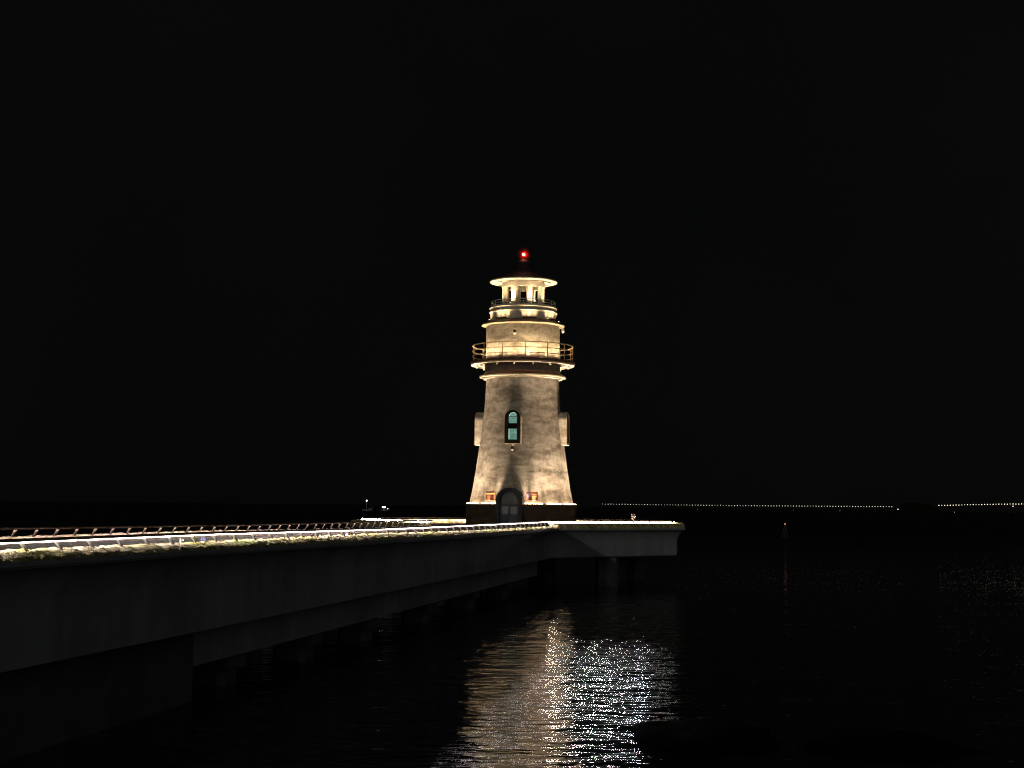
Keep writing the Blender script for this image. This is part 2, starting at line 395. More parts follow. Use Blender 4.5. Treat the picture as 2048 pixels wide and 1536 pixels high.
# abutment and cross piers
ab = MB()
for (a, b_) in ((Y0, 41.6),):
    A = [PP(a, .72, -2), PP(b_, .72, -2), PP(b_, WID-.85, -2), PP(a, WID-.85, -2)]
    ab.add(A + [(x, y, 2.03) for x, y, _ in A], [(0,1,5,4),(1,2,6,5),(2,3,7,6),(3,0,4,7)])
child_world(ab.build('abutment_wall', M_concd), pier)
for Yc in (45.5, 53.0, 60.5, 70.5, 80.5, 90.0):
    pm = MB()
    for vc in (1.75, WID-1.75):
        w, l = .62, .62
        o8 = [(-w,-l+.2),(-w+.2,-l),(w-.2,-l),(w,-l+.2),(w,l-.2),(w-.2,l),(-w+.2,l),(-w,l-.2)]
        lo = [PP(Yc+b_, vc+a, -2) for a, b_ in o8]; hi = [(x, y, .55) for x, y, _ in lo]
        pm.add(lo+hi, [(i, (i+1) % 8, 8+(i+1) % 8, 8+i) for i in range(8)])
    A = [PP(Yc-.75, .95, .5), PP(Yc+.75, .95, .5), PP(Yc+.75, WID-.95, .5), PP(Yc-.75, WID-.95, .5)]
    pm.add(A + [(x, y, .935) for x, y, _ in A], [(0,1,5,4),(1,2,6,5),(2,3,7,6),(3,0,4,7),(0,3,2,1)])
    child_world(pm.build('pile_bent', M_concd), pier)

# ------------------------------------------------------------------ railings (thing > handrail, led_strip, post)
def flatpost(foot, head, along, w=.02, gap=.045):
    m = MB(); f = Vector(foot); h = Vector(head); al = Vector(along).normalized()
    for sgn in (-1, 1):
        c = al*gap*sgn*.9
        d = (h-f).normalized(); sd = al; th = d.cross(sd).normalized()
        vs = []
        for p in (f, h):
            for a, b_ in ((-1,-1),(1,-1),(1,1),(-1,1)): vs.append(p + c + sd*a*.012 + th*b_*w)
        m.add(vs, [(0,1,2,3),(4,7,6,5),(0,4,5,1),(1,5,6,2),(2,6,7,3),(3,7,4,0)])
    return m
near_rail = empty('railing', PP(50, .3, DECK), label='low steel railing with glowing led tube along the near edge of the pier', cat='railing', group='railings round the pier and platform')
far_rail = empty('railing', PP(50, WID-.3, DECK), label='low dark railing along the far edge of the pier, its posts leaning inward', cat='railing', group='railings round the pier and platform')
def railrun(root, path, ss, zf, v_foot, v_head, led_side, posts, led_mat, seglen, zfoot):
    pts = [path(s, v_head, zf(s)+.045) for s in ss]
    m = MB().tube(pts, .034, 8); child_world(m.build('handrail', M_rail, smooth=60), root)
    if led_side is not None:
        s = ss[0]
        while s < ss[-1]-.5:
            e = min(ss[-1], s+seglen)
            q = list(np.linspace(s+.03, e-.03, 8))
            m = led_bar(lambda t_, o_, u_: path(t_, v_head-.015-o_, zf(t_)-.005+u_), q, .022, .055, led_mat is M_led, .016); child_world(m.build('led_strip', [M_led3, M_led2 if led_mat is M_led else M_led4, M_black]), root)
            s = e
    for s in posts:
        a = path(s, v_foot, zfoot(s)); h = path(s, v_head, zf(s)+.03)
        al = Vector(path(s+.1, v_head, 0)) - Vector(path(s, v_head, 0))
        child_world(flatpost(a, h, al).build('post', M_postpale if led_mat is M_led else M_rail), root)
railrun(near_rail, PP, list(np.linspace(22, 100.2, 60)), lambda s: interp(s, T_led)+.02, -.12, .11, -.035,
        [30.92+1.47*i for i in range(-6, 47)], M_led, 11.3, lambda s: interp(s, T_crest)-.10)
farpath = lambda s, v, z: PP(s, WID - v, z)
railrun(far_rail, farpath, list(np.linspace(24, 92.4, 60)), lambda s: interp(s, T_led)+.06, .06, .30, -.075,
        [42.04-.1+1.25*i for i in range(-13, 41)], M_led2, 11.0, lambda s: interp(s, T_crest)-.15)

# ------------------------------------------------------------------ platform (octagonal), walls in world xy
OX, OY = .8, 112.0
def UW(u, w): return (OX + dx*u + nxr*w, OY + dy*u + nyr*w)
poly = [UW(-12.7, 4.18), UW(-2.4, 11.85), UW(3.5, 11.5), UW(10.5, 5), UW(10.5, -4.8), UW(3.2, -11.8), UW(-4.2, -11.5), UW(-19.3, -2.52)]
def offset_poly(P, d, openends=True):        # counter-clockwise here -> outward is right of travel
    n = len(P); R = []
    for i in range(n):
        p = Vector(P[i])
        if i == 0: a = None
        else: a = (p - Vector(P[i-1])).normalized()
        b = None if i == n-1 else (Vector(P[i+1]) - p).normalized()
        if a is None: nn = Vector((b.y, -b.x)); R.append(p + nn*d); continue
        if b is None: nn = Vector((a.y, -a.x)); R.append(p + nn*d); continue
        na, nb = Vector((a.y, -a.x)), Vector((b.y, -b.x)); m = (na+nb).normalized()
        R.append(p + m*(d/max(.3, m.dot(na))))
    return [tuple(r) for r in R]
plat = empty('platform', (OX, OY, 0), label='octagonal concrete platform on round piles that carries the lighthouse', cat='platform')
PC = 4.06
prof = [(-.30, DECK-.01), (-.30, PC-.04), (.62, PC-.04), (.62, PC-.13), (.56, PC-.135), (.56, PC-.18), (.44, PC-.22), (.30, PC-.34), (.15, PC-.54), (.05, PC-.78), (0, PC-.98), (0, 2.12), (-.07, 2.05), (-1.5, 2.05)]
# extend ends into the pier so that the two bodies butt
ext0 = tuple(Vector(poly[0]) - (Vector(poly[1])-Vector(poly[0])).normalized()*1.6)
ext1 = tuple(Vector(poly[-1]) + (Vector(poly[-1])-Vector(poly[-2])).normalized()*1.6)
polyx = [ext0] + poly[1:-1] + [ext1]
g = MB(); offs = [offset_poly(polyx, d) for d, _ in prof]; n = len(polyx); kp = len(prof)
for i in range(n): g.v += [(*offs[q][i], prof[q][1]) for q in range(kp)]
g.f = [(i*kp+q, (i+1)*kp+q, (i+1)*kp+q+1, i*kp+q+1) for i in range(n-1) for q in range(kp-1)]
g.f.append(tuple(i*kp+kp-1 for i in range(n))); g.m = [0]*len(g.f)
child_world(g.build('platform_slab', M_fascia, smooth=25), plat)
inner = offset_poly(polyx, -.30)
g = MB(); g.v = [(*p, DECK+.004) for p in inner]; g.f = [tuple(range(len(inner)))]; g.m = [0]
child_world(g.build('deck_paving', M_deck), plat)
def poly_path(P, d):
    Q = offset_poly(P, d); seg = [0]
    for a, b_ in zip(Q, Q[1:]): seg.append(seg[-1] + hypot(b_[0]-a[0], b_[1]-a[1]))
    return Q, seg
cl = [0]
for a, b_ in zip(poly, poly[1:]): cl.append(cl[-1] + hypot(b_[0]-a[0], b_[1]-a[1]))
_oc = {}
def plat_path(s, v, z):                       # s along wall polyline, v inward
    key = round(v, 3)
    if key not in _oc: _oc[key] = offset_poly(poly, -v)
    Q = _oc[key]
    for i in range(len(poly)-1):
        if s <= cl[i+1] or i == len(poly)-2:
            t_ = (s-cl[i])/(cl[i+1]-cl[i]); return (Q[i][0]+(Q[i+1][0]-Q[i][0])*t_, Q[i][1]+(Q[i+1][1]-Q[i][1])*t_, z)
TOT = cl[-1]
T_pcr = [(0,4.35),(12,4.355),(TOT-14,4.355),(TOT,4.345)]
def plat_path_n(s, v, z): return plat_path(s, round(v, 2), z)
child_world(bank('mossy_kerb', plat_path_n, ladder(0.3, TOT, .12, 1.0), lambda s: interp(s, T_pcr), lambda s: PC, M_moss, .02, 11, True), plat)
for (u, w) in ((-6.8, 7.3), (1.5, 7.0), (-9.5, -3.5), (-3, -9), (5, 8), (5, -8), (8, 0), (-1, 2), (-13.2, -1)):
    x, y = UW(u, w)
    m = MB().lathe([(.82, -2.2), (.82, 2.06)], 8); m.v = [(a+x, b_+y, c) for a, b_, c in m.v]
    child_world(m.build('pile', M_pile, smooth=20), plat)
plat_rail = empty('railing', (OX, OY, DECK), label='low steel railing with glowing led tube running round the lighthouse platform', cat='railing', group='railings round the pier and platform')
ss = sorted(set([.4] + list(cl[1:-1]) + [TOT-.3] + list(np.linspace(.4, TOT-.3, 60))))
plz = lambda s: 4.435
m = MB().tube([plat_path(s, .3, plz(s)+.062) for s in ss], .034, 8); child_world(m.build('handrail', M_rail, smooth=60), plat_rail)
def ledrun(a, b_, front=M_led):
    s = a
    while s < b_-.3:
        e = min(b_, s+7.0); q = list(np.linspace(s+.04, e-.04, 6))
        mm = led_bar(lambda t_, o_, u_: plat_path(t_, .285-o_, plz(t_)-.012+u_), q, .07, .05); child_world(mm.build('led_strip', [front, M_led2, M_black]), plat_rail); s = e
for i in range(7):
    if i == 5: continue
    if i == 0: ledrun(.1, cl[1]-2.6); ledrun(cl[1]-2.6, cl[1]-.15, M_led3)
    else: ledrun(cl[i]+.1, cl[i+1]-.15, M_led3 if i < 5 else M_led)
s = .8
while s < TOT:
    al = Vector(plat_path(s+.1, .3, 0)) - Vector(plat_path(s, .3, 0))
    child_world(flatpost(plat_path(s, .08, PC-.02), plat_path(s, .3, plz(s)+.045), al).build('post', M_rail), plat_rail); s += .98

# ------------------------------------------------------------------ lighthouse
TH = radians(-12.0)
lh = empty('lighthouse', (OX, OY, DECK), TH, label='tapered cream plaster lighthouse lit by warm lamps, red beacon on its dark conical roof', cat='lighthouse')
def lz(z): return z - DECK
def ring(name, prof, material, parent=lh, n=128, smooth=35): return MB().lathe([(r, lz(z)) for r, z in prof], n).build(name, material, parent, smooth)
ring('plinth', [(4.16, DECK), (4.16, 5.50), (4.20, 5.50), (4.20, 5.60), (3.0, 5.60)], M_plinth)
shaft = [(3.93,5.60),(3.80,6.2),(3.67,6.9),(3.46,8.21),(3.32,9.2),(3.19,10.1),(3.03,11.3),(2.89,12.57),(2.82,13.6),(2.77,14.5),(2.76,15.06)]
# subdivided for smooth concave taper
ring('shaft', shaft, M_wall, smooth=40)
ring('lower_cornice', [(2.75,15.05),(3.02,15.05),(3.02,15.12),(3.08,15.12),(3.08,15.15),(3.29,15.17),(3.29,15.27)], M_trim)
ring('cornice_cap', [(3.285,15.27),(2.92,15.50),(2.86,15.56)], M_ledge)
ring('neck', [(2.86,15.54),(2.86,16.15)], M_neck)
ring('gallery_floor', [(2.84,16.16),(3.72,16.16),(3.72,16.09),(3.92,16.09),(3.92,16.19)], M_trim)
ring('gallery_edge', [(3.915,16.19),(3.95,16.19),(3.95,16.37),(2.7,16.38)], M_ledge)
ring('upper_drum', [(2.80,16.38),(2.80,19.09)], M_wall)
ring('upper_cornice', [(2.79,19.08),(2.98,19.08),(3.06,19.11),(3.16,19.13),(3.16,19.19)], M_trim)
ring('cornice_cap', [(3.155,19.19),(3.155,19.22),(2.60,19.46),(2.48,19.50)], M_ledge)
ring('lantern_base', [(2.49,19.49),(2.49,20.07),(2.555,20.09),(2.575,20.13),(2.555,20.18),(2.49,20.20),(2.48,20.37),(2.56,20.40),(2.585,20.45),(2.56,20.50),(2.47,20.53),(2.44,20.62),(.3,20.63)], M_paint)
# gallery brackets / small lamps beneath gallery
def lamp_spot(name, loc, aim, power, size, blend, col, parent, radius=.04):
    d = bpy.data.lights.new(name, 'SPOT'); d.energy = power; d.spot_size = radians(size); d.spot_blend = blend; d.color = col; d.shadow_soft_size = radius
    o = bpy.data.objects.new(name, d); C.objects.link(o); o.parent = parent; o.location = loc
    o.rotation_euler = Vector(aim).to_track_quat('-Z', 'Y').to_euler(); return o
WARM = (1.0, .76, .53)
GOLD = (1.0, .72, .40)
def lw(r, a, z):                     # point in world from lighthouse polar (angle a from the door, + = right as seen from the pier)
    A = TH + a; return (OX + r*sin(A), OY - r*cos(A), z)
# gallery railing
gr = empty('gallery_railing', (0,0,0)); gr.parent = lh
def torus(r, z, t, n=120): return MB().tube([(r*cos(2*pi*i/n), r*sin(2*pi*i/n), lz(z)) for i in range(n)], t, 8, closed=True)
for z, t in ((17.57, .042), (17.17, .030), (16.78, .030)):
    torus(3.82, z, t).build('rail', M_grail, gr, 60)
for i in range(14):
    a = radians(-18 + 12 + 25.71*i - 5.5)
    p = (3.82*sin(a), -3.82*cos(a))
    MB().tube([(p[0], p[1], lz(16.36)), (p[0], p[1], lz(17.57))], .034, 8).build('post', M_grail, gr, 60)
# upper rail
ur = empty('lantern_railing', (0,0,0)); ur.parent = lh
for z in (20.95, 20.76): torus(2.43, z, .03).build('rail', M_paint, ur, 60)
for i in range(12):
    a = 2*pi*(i+.4)/12; p = (2.43*sin(a), -2.43*cos(a))
    MB().tube([(p[0], p[1], lz(20.55)), (p[0], p[1], lz(20.95))], .028, 6).build('post', M_paint, ur, 60)
# lantern columns, beam, roof
for i in range(8):
    a = radians(29 + 45*i)
    M = Matrix.Rotation(a, 4, 'Z')
    MB().box(-.20, .20, -1.62, -1.32, lz(20.62), lz(22.08), M=M).build('lantern_column', M_paint, lh, None, .015)
MB().lathe([(1.30, lz(22.06)), (1.66, lz(22.06)), (1.66, lz(22.44)), (1.30, lz(22.44))], 96, closed=True).build('lantern_beam', M_paint, lh, 35)
MB().lathe([(.35, lz(20.62)), (.35, lz(20.9)), (.2, lz(20.95)), (.001, lz(20.96))], 24).build('lantern_pedestal', M_paint, lh, 35)
ring('roof_brim', [(1.3,22.44),(1.98,22.44),(1.98,22.38),(2.06,22.38),(2.06,22.44),(2.48,22.45),(2.573,22.48),(2.573,22.56)], M_paint)
ring('roof', [(2.57,22.56),(2.58,22.60),(2.50,22.64),(1.95,22.80),(1.45,23.0),(1.06,23.25),(.86,23.5),(.72,23.75),(.60,23.92),(.48,24.08),(.30,24.2),(.16,24.26),(.10,24.32),(.001,24.33)], M_redtile)
MB().tube([(0,0,lz(24.3)), (0,0,lz(24.52))], .05, 10).build('beacon_stem', M_rail, lh, 60)
MB().tube([(.16,0,lz(24.28)), (.16,0,lz(25.45))], [.018,.008], 6).build('lightning_rod', M_rail, lh, 60)
bc = empty('beacon', (0,0,lz(24.67))); bc.parent = lh
MB().sphere((0,0,0), .075, 16, 10).build('bulb', M_core, bc, 80)
def b_halo(t, b):
    o = t.nodes['Material Output']; t.nodes.remove(b)
    tr = N(t, 'ShaderNodeBsdfTransparent'); tr.inputs[0].default_value = (1,1,1,1)
    v = N(t, 'ShaderNodeVolumeScatter', i_Density=1.5, i_Anisotropy=0.0); v.inputs['Color'].default_value = (1.0,.015,.006,1)
    L(t, tr.outputs[0], o.inputs['Surface']); L(t, v.outputs[0], o.inputs['Volume'])
def b_halo(t, b):
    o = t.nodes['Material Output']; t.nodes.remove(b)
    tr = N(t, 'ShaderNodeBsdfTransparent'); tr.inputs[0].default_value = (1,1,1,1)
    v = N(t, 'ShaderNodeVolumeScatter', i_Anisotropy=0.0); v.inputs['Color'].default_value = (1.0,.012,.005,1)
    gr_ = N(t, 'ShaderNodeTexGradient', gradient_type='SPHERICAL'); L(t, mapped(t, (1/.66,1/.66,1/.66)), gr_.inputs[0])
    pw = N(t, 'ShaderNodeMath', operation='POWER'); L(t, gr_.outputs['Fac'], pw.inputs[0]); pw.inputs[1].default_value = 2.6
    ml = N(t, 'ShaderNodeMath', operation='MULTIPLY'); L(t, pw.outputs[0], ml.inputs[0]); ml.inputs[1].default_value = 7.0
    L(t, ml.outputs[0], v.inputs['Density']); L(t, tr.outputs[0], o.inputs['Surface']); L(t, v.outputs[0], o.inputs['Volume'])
M_halo = mat('red_halo_volume', build=b_halo)  # scattering volume added for the soft red halo round the bulb
MB().sphere((0,0,0), .66, 24, 16).build('red_halo', M_halo, bc, 80)

# windows and door
def arch(hw, zb, zs, n=14):
    P = [(-hw, zb), (-hw, zs)]
    P += [(-hw*cos(pi*i/n), zs + hw*sin(pi*i/n)) for i in range(1, n)]
    return P + [(hw, zs), (hw, zb)]
def prism(P, y0, y1, mi=0, m=None, front=True):
    m = m or MB(); n = len(P)
    vs = [(x, y0, z) for x, z in P] + [(x, y1, z) for x, z in P]
    fs = [(i, (i+1) % n, n+(i+1) % n, n+i) for i in range(n)]
    if front: fs.append(tuple(range(n)))
    return m.add(vs, fs, mi)
def frame_ring(Po, Pi, y0, y1, m=None, mi=0):      # face at y0, reveals back to y1
    m = m or MB(); n = len(Po)
    vs = [(x, y0, z) for x, z in Po] + [(x, y0, z) for x, z in Pi] + [(x, y1, z) for x, z in Pi] + [(x, y1, z) for x, z in Po]
    fs = []
    for i in range(n):
        j = (i+1) % n
        fs += [(i, j, n+j, n+i), (n+i, n+j, 2*n+j, 2*n+i), (3*n+i, 3*n+j, j, i)]
    return m.add(vs, fs, mi)
def b_pane(t, b):
    v = mapped(t)
    c = ramp(t, nz(t, v, 2.6, 4, .6), [(.3,(.05,.14,.11)),(.5,(.09,.22,.17)),(.72,(.20,.35,.33))])
    L(t, c, b.inputs['Emission Color']); b.inputs['Emission Strength'].default_value = 1.0; b.inputs['Base Color'].default_value = (.03,.07,.06,1)
    b.inputs['Roughness'].default_value = .15
M_pane = mat('lit_green_glass', build=b_pane)
M_edge = emis('window_edge_light', (.62,.95,.72), .95)
for wi in range(4):
    wr = empty('window', (0,0,0), wi*pi/2); wr.parent = lh
    zb, zt = lz(10.06), lz(12.58)
    so_ = arch(.625, zb, zt-.625); fo = arch(.585, zb+.03, zt-.625); fi = arch(.33, lz(10.36), lz(12.05))
    sm = frame_ring(so_, arch(.34, lz(10.35), lz(12.05)), -3.54, -3.24)
    prism(so_, -3.235, -2.5, 0, sm, True)
    sm.build('surround', M_wall, wr, 40)
    fm = frame_ring(fo, fi, -3.560, -3.26)
    fm.box(-.329, .329, -3.40, -3.33, lz(11.17), lz(11.57)); fm.box(-.329, .329, -3.37, -3.33, lz(12.03), lz(12.07))
    fm.build('frame', M_frame, wr)
    prism(arch(.334, lz(10.34), lz(12.05)), -3.30, -3.27).build('pane', M_pane, wr)
    em = MB()
    for sgn in (-1, 1):
        em.box(min(sgn*.285, sgn*.32), max(sgn*.285, sgn*.32), -3.325, -3.305, lz(10.40), lz(11.165))
    em.tube([(-.29*cos(pi*i/12), -3.315, lz(12.08)+.27*sin(pi*i/12)) for i in range(13)], .014, 6)
    em.build('edge_light', M_edge, wr)
# portal
po = empty('portal', (0,0,0)); po.parent = lh
zt = lz(6.83)
Po = arch(.98, 0, zt-.98); Pi = arch(.70, 0, zt-.98)
pm = frame_ring(Po, Pi, -4.52, -3.4)
pm.build('surround', M_portal, po, 40)
dr = empty('door', (0,0,0)); dr.parent = lh
dm = prism(arch(.71, .02, zt-.98), -4.28, -4.2)
for x0, x1 in ((-.70,-.60),(.60,.70),(-.035,.035)): dm.box(x0, x1, -4.33, -4.275, .02, zt-.98)
for z0, z1 in ((.02,.14),(.70,.82),(1.44,1.56)): dm.box(-.70, .70, -4.335, -4.274, z0, z1)
frame_ring(arch(.70, zt-1.3, zt-.98), arch(.60, zt-1.25, zt-.98), -4.33, -4.276, dm)
dm.build('leaf', M_door, dr)
for x0 in (-.57, .07):
    MB().box(x0, x0+.50, -4.30, -4.281, .84, 1.42).build('pane', M_dglass, dr)
MB().add(*(lambda P: ([(x, -4.296, z) for x, z in P], [tuple(range(len(P)))]))(arch(.58, lz(5.62), zt-.98))).build('fanlight', M_black, dr)
for sgn in (-1, 1):
    h = MB().box(sgn*.12-.06, sgn*.12+.06, -4.37, -4.335, .46, .60); h.tube([(sgn*.16, -4.40, .50), (sgn*.07, -4.40, .50)], .018, 6); h.build('handle', M_black, dr)
# steps at the portal (part of the lighthouse)
MB().box(-1.2, 1.2, -5.1, -4.17, .006, .14).build('doorstep', M_plinth, lh, None, .01)

# plaques flanking the door
def b_plq(t, b):
    v = mapped(t)
    L(t, ramp(t, nz(t, v, 2.2, 5, .6), [(.35,(.045,.011,.005)),(.62,(.085,.022,.010))]), b.inputs['Base Color'])
M_plq = mat('red_brown_plaque', rough=.4, build=b_plq)
M_gold = mat('gold_lettering', (.85,.55,.18), .35, metal=.4)
M_plqb = vary('bluish_plaque_patch', (.04,.04,.06), (.08,.075,.10), 4, .4)
for sg, w, lab in ((1, .44, 'red brown plaque with gold lines of writing, right of the arched door'), (-1, .40, 'plain red brown plaque with one gold band, left of the arched door')):
    A = sg*radians(22.5)
    p = empty('plaque', lw(4.02, A, 6.23), TH + A, label=lab, cat='plaque', group='plaques beside the door')
    m = MB().box(-w, w, -.03, .03, -.32, .32); m.build('board', M_plq, p, None, .008)
    for zz in (-.2, .2): MB().box(-.05, .05, .03, .22, zz-.02, zz+.02).build('bracket', M_rail, p)
    if sg == 1:
        MB().box(-.40, -.10, -.036, -.0302, -.12, .20).build('emblem_panel', M_plqb, p)
        m = MB(); rr = random.Random(4)
        for zz, hh, x0, x1 in ((.12,.075,-.04,.38),(-.04,.065,-.02,.34),(-.19,.06,.06,.28)):
            x = x0
            while x < x1:
                ww = .05
                for q in range(4):
                    if rr.random() < .5: m.box(x+rr.uniform(0,.02), x+rr.uniform(.03,ww-.006), -.038, -.0302, zz+hh*(q/4)-hh/2, zz+hh*(q/4)-hh/2+.010)
                    else: xx = x+rr.uniform(0,.035); m.box(xx, xx+.010, -.038, -.0302, zz-hh/2, zz+hh*rr.uniform(.2,.5))
                x += ww+.016
        m.build('lettering', M_gold, p)
    else:
        MB().box(-w+.03, w-.03, -.036, -.0302, .10, .18).build('gold_band', M_gold, p)

# ------------------------------------------------------------------ lamps that wash the tower
def washer(r, a, z, length, tilt, power, size, blend, label, group, lens, spot_r=.12, w=.035, n_spot=1):
    """linear wall washer: slim housing with a glowing lens on top, aimed up the wall"""
    A = radians(a); o = empty('wall_washer', lw(r, A, z), TH + A, label=label, cat='floodlight', group=group)
    for sx in (-.38, .38): MB().box(sx*length-.03, sx*length+.03, -.03, .03, 0, .02).build('foot', M_black, o)
    hs = MB().box(-length/2, length/2, -w, w, .02, .065)
    if z > 6:
        for y0 in (-w, w-.008): hs.box(-length/2, length/2, y0, y0+.008, .0655, .105)
    hs.build('housing', M_ledge, o)
    MB().box(-length/2+.02, length/2-.02, -w*.6, w*.6, .066, .078).build('lens', lens, o)
    for k in range(n_spot):
        x = (k-(n_spot-1)/2)*length*.40
        lamp_spot('bulb_light', (x, 0, .10), Matrix.Rotation(radians(tilt), 3, 'X') @ Vector((0,0,1)), power/n_spot, size, blend, WARM if z < 6 else GOLD, o, spot_r)
    return o
SIDE = lambda a: 'right' if a > 0 else 'left'
NTH = ['first', 'second', 'third', 'fourth', 'fifth', 'sixth', 'seventh', 'eighth']
for sg in (1, -1):
    for k in range(7):
        washer(4.065, sg*(24.5 + 23.4*k), 5.605, 1.38, 4, 10800, 60, 1.0,
               f'slim warm wall washer on the plinth ledge, {NTH[k]} from the door on its {SIDE(sg)}', 'wall washers on the plinth ledge', M_lens, .16, n_spot=3)
    for k in range(6):
        bright = 1.7 if (sg == 1 and k == 0) else 1.0
        washer(3.06, sg*(15 + 30*k) + 5, 16.385, 1.3, 8, 620*bright, 120, 1.0,
               f'slim warm wall washer on the gallery floor, {NTH[k]} from the door line on its {SIDE(sg)}', 'wall washers on the gallery floor', M_lens2, .12, n_spot=3)
    for k in range(4):
        washer(2.66, sg*(24 + 44*k) - 2, 19.45, 1.1, 6, 230, 120, 1.0,
               f'slim warm wall washer on the upper cornice, {NTH[k]} from the door line on its {SIDE(sg)}', 'wall washers on the upper cornice', M_lens2, .12, n_spot=3)
    for k in range(3):
        washer(2.1, sg*(28 + 56*k) + 6, 20.635, .42, -14, 420, 130, 1.0,
               f'short warm floodlight on the lantern floor, {NTH[k]} from the door line on its {SIDE(sg)}', 'floodlights on the lantern floor', M_lens3, .05, .06)
# small lamps hung under the gallery (unlit)
for k in range(16):
    A = radians(22.5*k + 1.5); nm = abs(((22.5*k+1.5)+180) % 360 - 180)
    o = empty('spotlight', lw(3.5, A, 16.155), TH + A, label=f'unlit small spotlight under the gallery, {(["first","first","second","third","fourth","fifth","sixth","seventh","eighth"][round(nm/22.5)])} from the door line on its {"right" if (22.5*k+1.5) % 360 < 180 else "left"}', cat='spotlight', group='unlit spotlights under the gallery')
    MB().tube([(0,0,0), (0,0,-.10)], .015, 6).build('stem', M_rail, o)
    MB().tube([(0,.06,-.10), (0,-.10,-.19)], [.045,.06], 10).build('head', M_paint, o, 50)

# ------------------------------------------------------------------ dome cameras
M_white = mat('white_plastic', (.75,.73,.68), .35)
def domecam(r, a, z, label, top=M_black):
    A = radians(a); o = empty('security_camera', lw(r, A, z), TH + A, label=label, cat='security camera', group='security cameras on the lighthouse wall')
    MB().tube([(0,.02,0), (0,-.26,.06), (0,-.32,.02), (0,-.32,-.06)], .028, 8).build('bracket', M_paint, o, 60)
    m = MB().lathe([(.02,-.03),(.09,-.06),(.115,-.14),(.12,-.28)], 20); m.v = [(x, y-.32, q) for x, y, q in m.v]; m.build('housing', top, o, 40)
    MB().sphere((0,-.32,-.28), .118, 18, 10, (1,1,1.1)).build('dome', M_white, o, 80)
domecam(2.78, 0, 18.58, 'dark security camera on the upper drum wall, in line with the door')
domecam(3.21, 0, 9.93, 'security camera with pale dome on the shaft wall, just under the lit window')
domecam(2.78, 88, 18.98, 'pale security camera jutting from the right side of the upper drum', M_paint)
o = empty('loudspeaker', lw(2.5, radians(0+8), 19.62), TH + radians(8), label='tiny dark loudspeaker on the wall above the upper cornice', cat='loudspeaker')
MB().box(-.05, .05, -.22, .0, .10, .24).build('horn', M_rail, o, None, .01); MB().tube([(0,-.10,.1), (0,-.10,-.16)], .022, 6).build('stem', M_rail, o)

# ------------------------------------------------------------------ sightseeing binoculars
vx, vy = 8.62, 104.2
o = empty('binocular_viewer', (vx, vy, DECK+.004), radians(-20), label='brass coloured coin operated binocular viewer on a post at the platform edge', cat='binocular viewer')
M_brass = vary('worn_brass_paint', (.30,.20,.08), (.55,.42,.22), 8, .4)
MB().lathe([(.16,0),(.16,.03),(.06,.06),(.045,.10),(.04,.62),(.001,.62)], 16).build('pedestal', M_brass, o, 40)
m = MB()
for sg in (-1, 1): m.tube([(0,0,.60), (sg*.09,0,.66), (sg*.155,0,.74), (sg*.16,0,.84)], .018, 6)
m.build('yoke', M_brass, o, 60)
m = MB()
P = [(-.10,-.13),(.10,-.13),(.16,-.03),(.14,.08),(.06,.13),(.0,.10),(-.06,.13),(-.14,.08),(-.16,-.03)]
m.add([(x*.92, -.16, z+.86) for x, z in P] + [(x, .0, z+.86) for x, z in P] + [(x*.85, .15, z*.85+.86) for x, z in P],
      [(i, (i+1) % 9, 9+(i+1) % 9, 9+i) for i in range(9)] + [(9+i, 9+(i+1) % 9, 18+(i+1) % 9, 18+i) for i in range(9)] + [tuple(range(9)), tuple(range(18,27))])
m.build('head', M_brass, o, 30)
for sg in (-1, 1): MB().tube([(sg*.065, -.155, .865), (sg*.065, -.22, .865)], .045, 12).build('eyepiece', M_black, o, 50)

# ------------------------------------------------------------------ small things on the pier
M_blue = vary('blue_enamel', (.05,.06,.22), (.10,.11,.36), 6, .45); M_lblue = vary('pale_blue_enamel', (.22,.26,.42), (.34,.38,.55), 6, .45)
for Yc, w, h, mt, lab in ((40.95, .17, .085, M_blue, 'deep blue metal plate hung between the near railing posts, nearer the left edge'), (54.3, .13, .085, M_lblue, 'pale blue metal plate hung between the near railing posts, farther along')):
    p = PP(Yc, .26, interp(Yc, T_led)-.125)
    o = empty('sign_plate', p, -atan2(K, 1)*-1 + pi/2, label=lab, cat='sign plate', group='blue plates on the near railing')
    o.rotation_euler = (0, 0, atan2(dy, dx))
    MB().box(-w, w, -.006, .006, -h, h).build('plate', mt, o, None, .004)
    MB().tube([(-w*.7,0,h), (-w*.7,0,h+.05)], .005, 6).tube([(w*.7,0,h), (w*.7,0,h+.05)], .005, 6).build('hanger', M_steel, o)
rr = random.Random(2); m = MB(); n = 7
for i in range(n):
    for j in range(n):
        m.v.append(((i/(n-1)-.5)*.14 + rr.uniform(-.012,.012), rr.uniform(-.03,.03) + .03*sin(i*1.9), (j/(n-1))*.16 + rr.uniform(-.012,.012)))
m.f = [(i*n+j, (i+1)*n+j, (i+1)*n+j+1, i*n+j+1) for i in range(n-1) for j in range(n-1) if not (i > 3 and j < 3)]; m.m = [0]*len(m.f)
sc = m.build('paper_scrap', mat('cream_paper', (.62,.58,.42), .8), None, 60); sc.scale = (.8,.8,.7); sc.location = PP(38.9, .0, 4.44); sc.rotation_euler = (.2, 0, .2)
md = sc.modifiers.new('thickness', 'SOLIDIFY'); md.thickness = .004
tag(sc, 'crumpled cream paper scrap caught on the mossy edge of the pier', 'litter')

